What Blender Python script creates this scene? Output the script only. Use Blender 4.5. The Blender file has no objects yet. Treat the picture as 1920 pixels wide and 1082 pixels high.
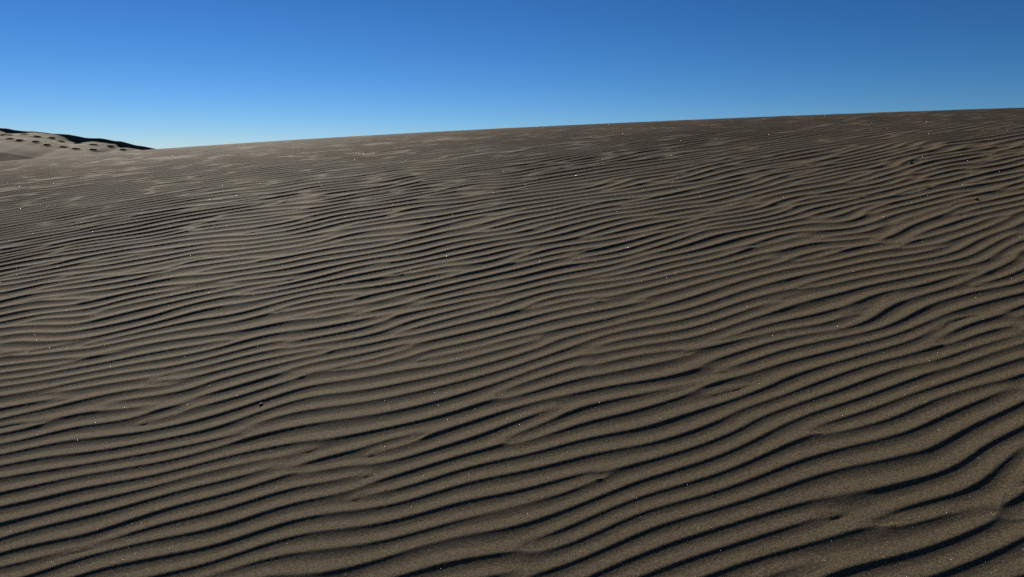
import bpy, math
import numpy as np

# ------------------------------------------------------------------ camera, sky, sun, exposure
S = bpy.context.scene
cd = bpy.data.cameras.new("camera"); cam = bpy.data.objects.new("camera", cd)
S.collection.objects.link(cam); S.camera = cam
PITCH = 11.0
cd.lens = 24.0; cd.sensor_width = 36.0; cd.clip_start = 0.05; cd.clip_end = 9000.0
cam.location = (0, 0, 0); cam.rotation_euler = (math.radians(90 - PITCH), 0, 0)

SUN_EL, SUN_AZ = 34.5, -29.0           # degrees; azimuth from the view direction, negative = left
w = bpy.data.worlds.new("World"); S.world = w; w.use_nodes = True
nt = w.node_tree; bg = nt.nodes["Background"]
sky = nt.nodes.new("ShaderNodeTexSky"); sky.sky_type = 'NISHITA'; sky.sun_disc = False
sky.sun_elevation = math.radians(SUN_EL); sky.sun_rotation = math.radians(SUN_AZ)
sky.altitude = 2500; sky.air_density = 1.0; sky.dust_density = 0.0; sky.ozone_density = 6.0
hs = nt.nodes.new("ShaderNodeHueSaturation"); hs.inputs["Saturation"].default_value = 1.0
nt.links.new(sky.outputs[0], hs.inputs["Color"]); 
tn = nt.nodes.new("ShaderNodeMix"); tn.data_type = 'RGBA'; tn.blend_type = 'MULTIPLY'; tn.inputs[0].default_value = 1
tn.inputs[7].default_value = (0.079, 0.0860, 0.0955, 1)
nt.links.new(hs.outputs[0], tn.inputs[6]); 
gm = nt.nodes.new("ShaderNodeCombineColor"); sp = nt.nodes.new("ShaderNodeSeparateColor")
nt.links.new(tn.outputs[2], sp.inputs[0])
for ch, (ex, k) in enumerate(((1.75, 1.35), (1.42, 1.05), (1.45, 1.0))):     # film-like response of each channel
    pw = nt.nodes.new("ShaderNodeMath"); pw.operation = 'POWER'; pw.inputs[1].default_value = ex
    ml = nt.nodes.new("ShaderNodeMath"); ml.operation = 'MULTIPLY'; ml.inputs[1].default_value = k
    nt.links.new(sp.outputs[ch], pw.inputs[0]); nt.links.new(pw.outputs[0], ml.inputs[0]); nt.links.new(ml.outputs[0], gm.inputs[ch])
t2 = nt.nodes.new("ShaderNodeMix"); t2.data_type = 'RGBA'; t2.blend_type = 'MULTIPLY'; t2.inputs[0].default_value = 1
t2.inputs[7].default_value = (10, 10, 10, 1)
nt.links.new(gm.outputs[0], t2.inputs[6]); nt.links.new(t2.outputs[2], bg.inputs[0])
bg.inputs[1].default_value = 0.065

ld = bpy.data.lights.new("sun", 'SUN'); ld.energy = 5.0; ld.angle = math.radians(1.2); ld.color = (1, 0.91, 0.77)
sun = bpy.data.objects.new("sun", ld); S.collection.objects.link(sun)
az, el = math.radians(SUN_AZ), math.radians(SUN_EL)
from mathutils import Vector
SD = Vector((math.cos(el) * math.sin(az), math.cos(el) * math.cos(az), math.sin(el)))
sun.rotation_euler = SD.to_track_quat('Z', 'Y').to_euler()
S.cycles.use_denoising = False
S.view_settings.view_transform = 'Standard'; S.view_settings.look = 'None'
S.view_settings.exposure = 0.26; S.view_settings.gamma = 1.0

rng = np.random.default_rng(11)

# ------------------------------------------------------------------ helpers
def grid_mesh(name, P, mat, kind=None):
    """P: (rows, cols, 3) grid of points -> one smooth mesh object"""
    r, c, _ = P.shape
    me = bpy.data.meshes.new(name)
    me.vertices.add(r * c); me.vertices.foreach_set("co", P.reshape(-1).astype(np.float32))
    i = (np.arange(r - 1)[:, None] * c + np.arange(c - 1)[None, :]).reshape(-1)
    f = np.stack([i, i + 1, i + c + 1, i + c], 1).astype(np.int32)
    n = len(f)
    me.loops.add(n * 4); me.loops.foreach_set("vertex_index", f.reshape(-1))
    me.polygons.add(n); me.polygons.foreach_set("loop_start", np.arange(0, n * 4, 4, dtype=np.int32))
    me.polygons.foreach_set("use_smooth", np.ones(n, dtype=bool))
    me.update(calc_edges=True)
    me.materials.append(mat)
    o = bpy.data.objects.new(name, me); S.collection.objects.link(o)
    if kind: o["kind"] = kind
    return o

def fft_noise(n, size, l0x, l0y, rg, cplx=False):
    """periodic gaussian noise on an n x n grid of physical size, correlation lengths l0x, l0y (m)"""
    k = np.fft.fftfreq(n, size / n) * 2 * math.pi
    KX, KY = np.meshgrid(k, k)
    f = np.exp(-0.5 * ((KX * l0x / 2) ** 2 + (KY * l0y / 2) ** 2))
    a = rg.standard_normal((n, n)) + (1j * rg.standard_normal((n, n)) if cplx else 0)
    z = np.fft.ifft2(np.fft.fft2(a) * f)
    if not cplx: z = z.real
    return z / np.sqrt((np.abs(z) ** 2).mean())

def sample(F, size, X, Y):
    """bicubic (Catmull-Rom) periodic lookup of F at physical X (cols), Y (rows)"""
    n = F.shape[0]
    gx = X / size * n; gy = Y / size * n
    ix = np.floor(gx).astype(np.int64); iy = np.floor(gy).astype(np.int64)
    fx = (gx - ix).astype(np.float32); fy = (gy - iy).astype(np.float32)
    def wts(t):
        return (-0.5*t + t*t - 0.5*t**3, 1 - 2.5*t*t + 1.5*t**3, 0.5*t + 2*t*t - 1.5*t**3, -0.5*t*t + 0.5*t**3)
    wx, wy = wts(fx), wts(fy)
    out = 0
    for j in range(4):
        row = 0
        for i in range(4):
            row = row + wx[i] * F[(iy + j - 1) % n, (ix + i - 1) % n]
        out = out + wy[j] * row
    return out

def smooth(a, b, x):
    t = np.clip((x - a) / (b - a), 0, 1); return t * t * (3 - 2 * t)

# ------------------------------------------------------------------ the dune's broad shape (eye = origin)
H0, SL, LA = 1.7, 0.47, 0.16
_t = np.array([-.737, -.506, -.198, 0, .182, .485, .727])
_e = np.array([-.0072, .007, .0278, .039, .0472, .0597, .0663])
_c = ((SL + LA * _t - _e) / 2) ** 2 / H0
_B, _D, _C = np.polyfit(_t, _c, 2)
def base_z(x, y):
    return -H0 + SL * y + LA * x - (_C * y * y + _D * x * y + _B * x * x)

# ------------------------------------------------------------------ wind ripples
# The ripple train is a wave whose complex envelope is relaxed from noise (Ginzburg-Landau);
# the zeros it keeps are the forks where two crests join.
LAM = 0.064                  # ripple spacing, m
ANG = math.radians(7)       # crest direction against the x axis
TS, TN = 40.96, 1024
def envelope():
    A = fft_noise(TN, TS, 0.155, 0.06, rng, True)
    k = np.fft.fftfreq(TN, TS / TN) * 2 * math.pi
    KX, KY = np.meshgrid(k, k)
    Dx, Dy, dt = 0.0011, 0.0003, 0.25
    L = 1.0 / (1 + dt * (Dx * KX ** 2 + Dy * KY ** 2))
    snaps = []
    for i in range(15):
        E = math.exp(2 * dt)
        A = A * np.sqrt(E / (1 + np.abs(A) ** 2 * (E - 1)))
        A = np.fft.ifft2(np.fft.fft2(A) * L)
        if i in (8, 14): snaps.append(A.astype(np.complex64))
    return snaps
A_EARLY, A_LATE = envelope()
W1 = fft_noise(TN, TS, 1.4, 0.8, rng).astype(np.float32)
W2 = fft_noise(TN, TS, 0.27, 0.22, rng).astype(np.float32)
W3 = fft_noise(TN, TS, 4.0, 3.0, rng).astype(np.float32)
AM = fft_noise(TN, TS, 0.8, 0.35, rng).astype(np.float32)

# one ripple in cross-section: long windward rise, sharp crest, short lee drop
_u = np.linspace(0, 1, 513)[:-1]
_lee = 0.44
_tl = np.clip((_u - (1 - _lee)) / _lee, 0, 1)
_ts = np.clip(_u / (1 - _lee), 0, 1)
_slope = np.where(_u < 1 - _lee, (1 / (1 - _lee)) * (0.80 + 0.40 * np.sin(math.pi * _ts)), -(2.4 / _lee) * (1 - _tl) ** 1.4)
_slope -= _slope.mean()
_prof = np.cumsum(_slope) / 512
def _blur(a, w):
    k = np.exp(-0.5 * ((_u - (_u > .5)) / w) ** 2); k /= k.sum()
    return np.fft.ifft(np.fft.fft(a) * np.fft.fft(k)).real
PROF = _blur(_prof, 0.016)
PROF = (PROF / np.ptp(PROF)); PROF = (PROF - PROF.mean()).astype(np.float32)

def ripples(x, y):
    ca, sa = math.cos(ANG), math.sin(ANG)
    p = x * ca + y * sa; q0 = -x * sa + y * ca
    w3 = sample(W3, TS, p, q0)
    m = smooth(-2.5, 3.5, x - 0.15 * y + 1.2 * w3)
    def phase(q, p=p):
        dq = -0.023 * np.maximum(q - 1.5, 0) ** 2 - 0.20 * 0.6 * np.logaddexp(0, (p - 0.6) / 0.6) + 0.026 * sample(W1, TS, p, q) + (0.012 + 0.004 * m) * sample(W2, TS, p, q) + 0.02 * w3
        A = sample(A_LATE, TS, p, q) * (1 - m) + sample(A_EARLY, TS, p, q) * m
        return -(q + dq) / LAM, A
    ph, A = phase(q0)
    dl = 0.012
    ph2, A2 = phase(q0 + dl)
    kk = (ph - ph2 - np.angle(A * np.conj(A2)) / (2 * math.pi)) * LAM / dl     # local ripple density
    ph3, A3 = phase(q0, p + dl)
    kp = np.abs(ph - ph3 - np.angle(A * np.conj(A3)) / (2 * math.pi)) * LAM / dl
    ph = ph - np.angle(A) / (2 * math.pi)                     # grows towards the camera
    u = ph - np.floor(ph)
    h = np.interp(u * 512, np.arange(513), np.append(PROF, PROF[0])).astype(np.float32)
    a = np.abs(A); amp = 1.14 * a * a / (a * a + 0.14) * smooth(0.15, 0.6, kk) * (1 - smooth(0.5, 1.2, kp))
    am = (1 + 0.03 * sample(AM, TS, p, q0)) / np.clip(np.hypot(kk, kp), 0.7, 5.0)
    fade = 1 + 0.20 * smooth(1.8, 4.5, y) - 0.32 * smooth(4.5, 8.0, y)
    left = 1 + 0.0 * (1 - smooth(-2.5, 1.5, x)) * smooth(2.5, 5, y)
    edge = left * (1 - smooth(22, 30, np.hypot(x, y)))
    return h * amp * am * fade * edge * (LAM * RIP)
RIP = 0.116

def dune_z(x, y):
    return base_z(x, y) + 0.002 * sample(W3, TS, x + 7, y + 3) * smooth(0, 4, y) + ripples(x, y)

def rows():
    ys = [-9.0]; y = -9.0
    while y < 46:
        if y < 0.9: d = 0.25 if y < -2 else 0.05
        elif y < 12.5: d = float(np.clip(0.003 * (y / 2) ** 0.5, 0.003, 0.006))
        elif y < 15: d = 0.015
        else: d = 0.015 + (y - 15) * 0.03
        y += d; ys.append(y)
    return np.array(ys)

# ------------------------------------------------------------------ sand material
def sand(name, scale_near=True):
    m = bpy.data.materials.new(name); m.use_nodes = True
    t = m.node_tree; N = t.nodes; Lk = t.links
    b = N["Principled BSDF"]
    geo = N.new("ShaderNodeTexCoord")
    def noise(scale, detail=2, rough=0.6):
        n = N.new("ShaderNodeTexNoise"); n.inputs["Scale"].default_value = scale
        n.inputs["Detail"].default_value = detail; n.inputs["Roughness"].default_value = rough
        Lk.new(geo.outputs["Object"], n.inputs["Vector"]); return n
    def mix(fac, c1, c2):
        x = N.new("ShaderNodeMix"); x.data_type = 'RGBA'
        if hasattr(fac, "links"): Lk.new(fac, x.inputs[0])
        else: x.inputs[0].default_value = fac
        for i, c in ((6, c1), (7, c2)):
            if hasattr(c, "links"): Lk.new(c, x.inputs[i])
            else: x.inputs[i].default_value = (*c, 1)
        return x.outputs[2]
    def ramp(sock, p0, p1):
        r = N.new("ShaderNodeMapRange"); r.inputs[1].default_value = p0; r.inputs[2].default_value = p1
        Lk.new(sock, r.inputs[0]); return r.outputs[0]
    grain = noise(420, 3, 0.8); grain2 = noise(140, 3, 0.75)
    big = noise(1.3, 4, 0.6)
    c = mix(ramp(grain.outputs[0], 0.34, 0.66), SAND_DARK, SAND_LIGHT)
    c2 = mix(ramp(grain2.outputs[0], 0.3, 0.7), SAND_DARK, SAND_LIGHT)
    c = mix(0.4, c, c2)
    vo = N.new("ShaderNodeTexVoronoi"); vo.inputs["Scale"].default_value = 330
    Lk.new(geo.outputs["Object"], vo.inputs["Vector"])
    sx = N.new("ShaderNodeSeparateColor"); Lk.new(vo.outputs["Color"], sx.inputs[0])
    sc3 = ramp(sx.outputs[0], 0.0, 1.0)
    c = mix(0.42, c, mix(sc3, (0.007, 0.006, 0.0045), (0.21, 0.168, 0.108)))
    tint = mix(ramp(big.outputs[0], 0.3, 0.7), (0.95, 0.95, 0.95), (1.04, 1.04, 1.03))
    mm = N.new("ShaderNodeMix"); mm.data_type = 'RGBA'; mm.blend_type = 'MULTIPLY'; mm.inputs[0].default_value = 1
    Lk.new(c, mm.inputs[6]); Lk.new(tint, mm.inputs[7])
    Lk.new(mm.outputs[2], b.inputs["Base Color"])
    b.inputs["Roughness"].default_value = 0.8
    b.inputs["Specular IOR Level"].default_value = 0.12
    bp = N.new("ShaderNodeBump"); bp.inputs["Distance"].default_value = 0.003; bp.inputs["Strength"].default_value = 0.8
    Lk.new(grain.outputs[0], bp.inputs["Height"])
    bp2 = N.new("ShaderNodeBump"); bp2.inputs["Distance"].default_value = 0.004; bp2.inputs["Strength"].default_value = 0.5
    Lk.new(grain2.outputs[0], bp2.inputs["Height"]); Lk.new(bp.outputs[0], bp2.inputs["Normal"])
    Lk.new(bp2.outputs[0], b.inputs["Normal"])
    return m
SAND_DARK = (0.013, 0.0105, 0.008); SAND_LIGHT = (0.168, 0.135, 0.090)
sand_mat = sand("dark_sand")

ys = rows()
# finer columns in the middle of the fan, coarser at the sides
uc = np.concatenate([np.linspace(-3.0, -1.05, 90)[:-1], np.linspace(-1.05, 1.05, 1150), np.linspace(1.05, 3.0, 90)[1:]])
Y = np.repeat(ys[:, None], len(uc), 1)
X = uc[None, :] * (np.maximum(Y, -1.0) * 0.93 + 1.6)
Z = np.empty_like(X)
for a in range(0, len(ys), 200):
    Z[a:a+200] = dune_z(X[a:a+200], Y[a:a+200])
grid_mesh("sand_dune", np.stack([X, Y, Z], 2), sand_mat, 'structure')
print("dune verts", X.size)

# ------------------------------------------------------------------ desert floor out to the horizon
g = np.sign(np.linspace(-1, 1, 81)) * np.abs(np.linspace(-1, 1, 81)) ** 3 * 6000
GX, GY = np.meshgrid(g, g)
GZ = -17 + 0.5 * np.sin(GX * .03) * np.cos(GY * .027)
grid_mesh("ground", np.stack([GX, GY, GZ], 2), sand_mat, 'structure')

# ------------------------------------------------------------------ the far dune with the trampled crest
def far_dune():
    # s runs along the crest (left to right), v across it: v<0 the face towards us, v>0 behind
    s = np.arange(0, 62, 0.05)
    v = np.concatenate([-np.geomspace(30, 5.2, 60), np.arange(-5.15, 0.9, 0.035), np.geomspace(0.95, 30, 40)])
    cx = -60 + s * 0.985; cy = 36.0 + 0.10 * s + 0.0006 * s * s
    px = 960 + 1280 * cx / cy
    # crest height: drops to the right, lumpy where it has been walked on
    ez = np.interp(cx / cy, [-1.7, -1.1, -0.737, -0.64, -0.575, -0.506, -0.43, -0.3, 0.1],
                   [0.085, 0.062, 0.0400, 0.0300, 0.0215, 0.0078, -0.012, -0.07, -0.42])
    k = np.ones(41) / 41
    ez = np.convolve(np.pad(ez, 20, 'edge'), k, 'valid')
    r = np.random.default_rng(5)
    def n1(scale, n=len(s)):
        a = r.standard_normal(int(62 / scale) + 4)
        return np.interp(s, np.arange(len(a)) * scale, a)
    lump = 0.016 * n1(0.35) + 0.028 * n1(0.9)
    lump = np.convolve(np.pad(lump, 2, 'edge'), np.ones(5) / 5, 'valid')
    cz = ez * cy
    lip = np.clip(0.058 + 0.05 * n1(1.8) + 0.03 * n1(0.4), 0.03, 0.24)       # height of the steep shaded lip
    lip = np.convolve(np.pad(lip, 3, 'edge'), np.ones(7) / 7, 'valid')
    Sg, V = np.meshgrid(s, v)
    d = np.maximum(-V, 0)                                     # distance down the near face
    lipw = 0.10 + 0.45 * lip[None, :]
    face = -(lip[None, :] * smooth(0, 1, d / lipw)) - 0.25 * d - 0.004 * d * d - 0.12 * np.maximum(d - 4.2 + 0.08 * (Sg - 30), 0)
    back = -0.20 * np.maximum(V, 0) - 0.008 * np.maximum(V, 0) ** 2
    wob = fft_noise(512, 20.0, 1.2, 0.8, r); wob2 = fft_noise(512, 20.0, 0.35, 0.3, r)
    Z = cz[None, :] + lump[None, :] * np.exp(-(V / 0.5) ** 2) + face + back
    Z += 0.014 * sample(wob, 20.0, Sg, V) + 0.006 * sample(wob2, 20.0, Sg, V) * np.exp(-((V + 1.1) / 1.1) ** 2)
    # footprints: lines of trodden hollows with a pushed-up rim
    def steps(v0, step, start, end, jit, depth, dv=0.0):
        nonlocal Z
        q = start; side = 1
        while q < end:
            sc = q + r.uniform(-jit, jit); vc = v0 + side * 0.09 + dv * (q - start) + r.uniform(-jit, jit) * 0.6
            a = np.searchsorted(s, sc - 1); b_ = np.searchsorted(s, sc + 1)
            lx, ly = r.uniform(0.13, 0.18), r.uniform(0.09, 0.12)
            rr = ((Sg[:, a:b_] - sc) / lx) ** 2 + ((V[:, a:b_] - vc) / ly) ** 2
            Z[:, a:b_] += -depth * np.exp(-rr ** 1.6) + 0.4 * depth * np.exp(-((np.sqrt(rr) - 1.55) / 0.4) ** 2)
            q += step * r.uniform(0.9, 1.12); side = -side
    steps(-1.75, 0.68, 8, 60, 0.05, 0.055, 0.0)
    steps(-1.05, 0.72, 12, 33, 0.06, 0.045, 0.004)
    steps(-0.75, 0.76, 27, 60, 0.10, 0.055, 0.0)
    X = cx[None, :] + 0.12 * np.sin(s * 0.5)[None, :] + V * 0.15
    Yg = cy[None, :] + V * 0.99
    grid_mesh("far_dune", np.stack([X, Yg, Z], 2), sand_mat, 'structure')
far_dune()

# ------------------------------------------------------------------ bright quartz and mica grains lying in the sand
def glints():
    m = bpy.data.materials.new("mica"); m.use_nodes = True
    b = m.node_tree.nodes["Principled BSDF"]
    b.inputs["Base Color"].default_value = (0.46, 0.50, 0.58, 1); b.inputs["Metallic"].default_value = 1.0
    b.inputs["Roughness"].default_value = 0.32
    r = np.random.default_rng(3)
    n = 110000
    y = 1.2 + 10.5 * r.random(n) ** 1.25; x = (r.random(n) * 2 - 1) * (y * 0.93 + 1.0)
    z = dune_z(x, y)
    size = (0.0003 + 0.0006 * r.random(n) ** 5)
    nrm = r.standard_normal((n, 3)); nrm[:, 2] = np.abs(nrm[:, 2]); nrm /= np.linalg.norm(nrm, axis=1)[:, None]
    ref = np.where(np.abs(nrm[:, :1]) < 0.9, [[1., 0, 0]], [[0, 1., 0]])
    a = np.cross(nrm, ref); a /= np.linalg.norm(a, axis=1)[:, None]; bb = np.cross(nrm, a)
    c = np.stack([x, y, z + size * 0.8], 1)
    # a six-cornered flake with a raised centre on both faces (8 vertices, 12 triangles)
    vs = []
    for k in range(6):
        an = k * math.pi / 3
        vs.append(c + size[:, None] * (math.cos(an) * a + math.sin(an) * bb * 0.8))
    vs.append(c + 0.18 * size[:, None] * nrm); vs.append(c - 0.18 * size[:, None] * nrm)
    V = np.stack(vs, 1).reshape(-1, 3)
    tri = []
    for k in range(6): tri += [(k, (k + 1) % 6, 6), ((k + 1) % 6, k, 7)]
    T = (np.array(tri)[None] + 8 * np.arange(n)[:, None, None]).reshape(-1, 3).astype(np.int32)
    me = bpy.data.meshes.new("mica_grains")
    me.vertices.add(len(V)); me.vertices.foreach_set("co", V.reshape(-1).astype(np.float32))
    me.loops.add(len(T) * 3); me.loops.foreach_set("vertex_index", T.reshape(-1))
    me.polygons.add(len(T)); me.polygons.foreach_set("loop_start", np.arange(0, len(T) * 3, 3, dtype=np.int32))
    me.update(calc_edges=True); me.materials.append(m)
    o = bpy.data.objects.new("mica_grains", me); S.collection.objects.link(o); o["kind"] = "stuff"
    o["label"] = "glinting pale mica grains scattered over the rippled sand"; o["category"] = "sand grains"
glints()

# ------------------------------------------------------------------ two small dark pebbles, plus a stone shape standing in for a shadowed dent
def hit(px, py):
    """where the sight line through a pixel of the 1920-wide picture meets the dune"""
    p = math.radians(PITCH); X = (px - 960) / 1280; Yv = (541 - py) / 1280
    up = Yv * math.cos(p) - math.sin(p); fw = math.cos(p) + Yv * math.sin(p)
    t = np.arange(1.0, 12, 0.002); d = dune_z(X * t, fw * t) - up * t
    i = int(np.argmax(d > 0)); return X * t[i], fw * t[i]
pm = bpy.data.materials.new("dark_stone"); pm.use_nodes = True
_n = pm.node_tree.nodes; _b = _n["Principled BSDF"]; _b.inputs["Roughness"].default_value = 0.75
_no = _n.new("ShaderNodeTexNoise"); _no.inputs["Scale"].default_value = 300
_r = _n.new("ShaderNodeValToRGB"); _r.color_ramp.elements[0].color = (0.03, 0.027, 0.024, 1); _r.color_ramp.elements[1].color = (0.14, 0.12, 0.10, 1)
pm.node_tree.links.new(_no.outputs[0], _r.inputs[0]); pm.node_tree.links.new(_r.outputs[0], _b.inputs["Base Color"])
import bmesh
def pebble(px, py, size, rot, label, seed):
    x, y = hit(px, py); z = float(dune_z(np.array([x]), np.array([y]))[0])
    bm = bmesh.new(); bmesh.ops.create_icosphere(bm, subdivisions=3, radius=1)
    r = np.random.default_rng(seed); ks = r.standard_normal((5, 3)) * 1.6; ph = r.random(5) * 6.3
    for v in bm.verts:
        f = 1 + sum(0.10 * math.sin(float(np.dot(ks[i], v.co)) * 1.3 + ph[i]) for i in range(5))
        v.co = Vector((v.co.x * size[0], v.co.y * size[1], v.co.z * size[2])) * f
    for f in bm.faces: f.smooth = True
    me = bpy.data.meshes.new("pebble"); bm.to_mesh(me); bm.free(); me.materials.append(pm)
    o = bpy.data.objects.new("pebble", me); S.collection.objects.link(o)
    o.location = (x, y, z + size[2] * 0.35); o.rotation_euler = (0, 0, rot)
    o["label"] = label; o["category"] = "pebble"; o["group"] = "pebbles lying on the rippled sand"
pebble(490, 757, (0.0075, 0.004, 0.0018), 0.35, "long dark stone shape standing in for a small shadowed dent on a ripple in the left foreground", 1)  # added dark shape in place of a small dent and its shadow
pebble(1708, 307, (0.015, 0.008, 0.007), -0.3, "small dark pebble high on the slope at right, nearest to the skyline", 2)
pebble(1830, 374, (0.009, 0.008, 0.006), 0.2, "tiny round dark pebble at the right edge, lower on the slope", 3)
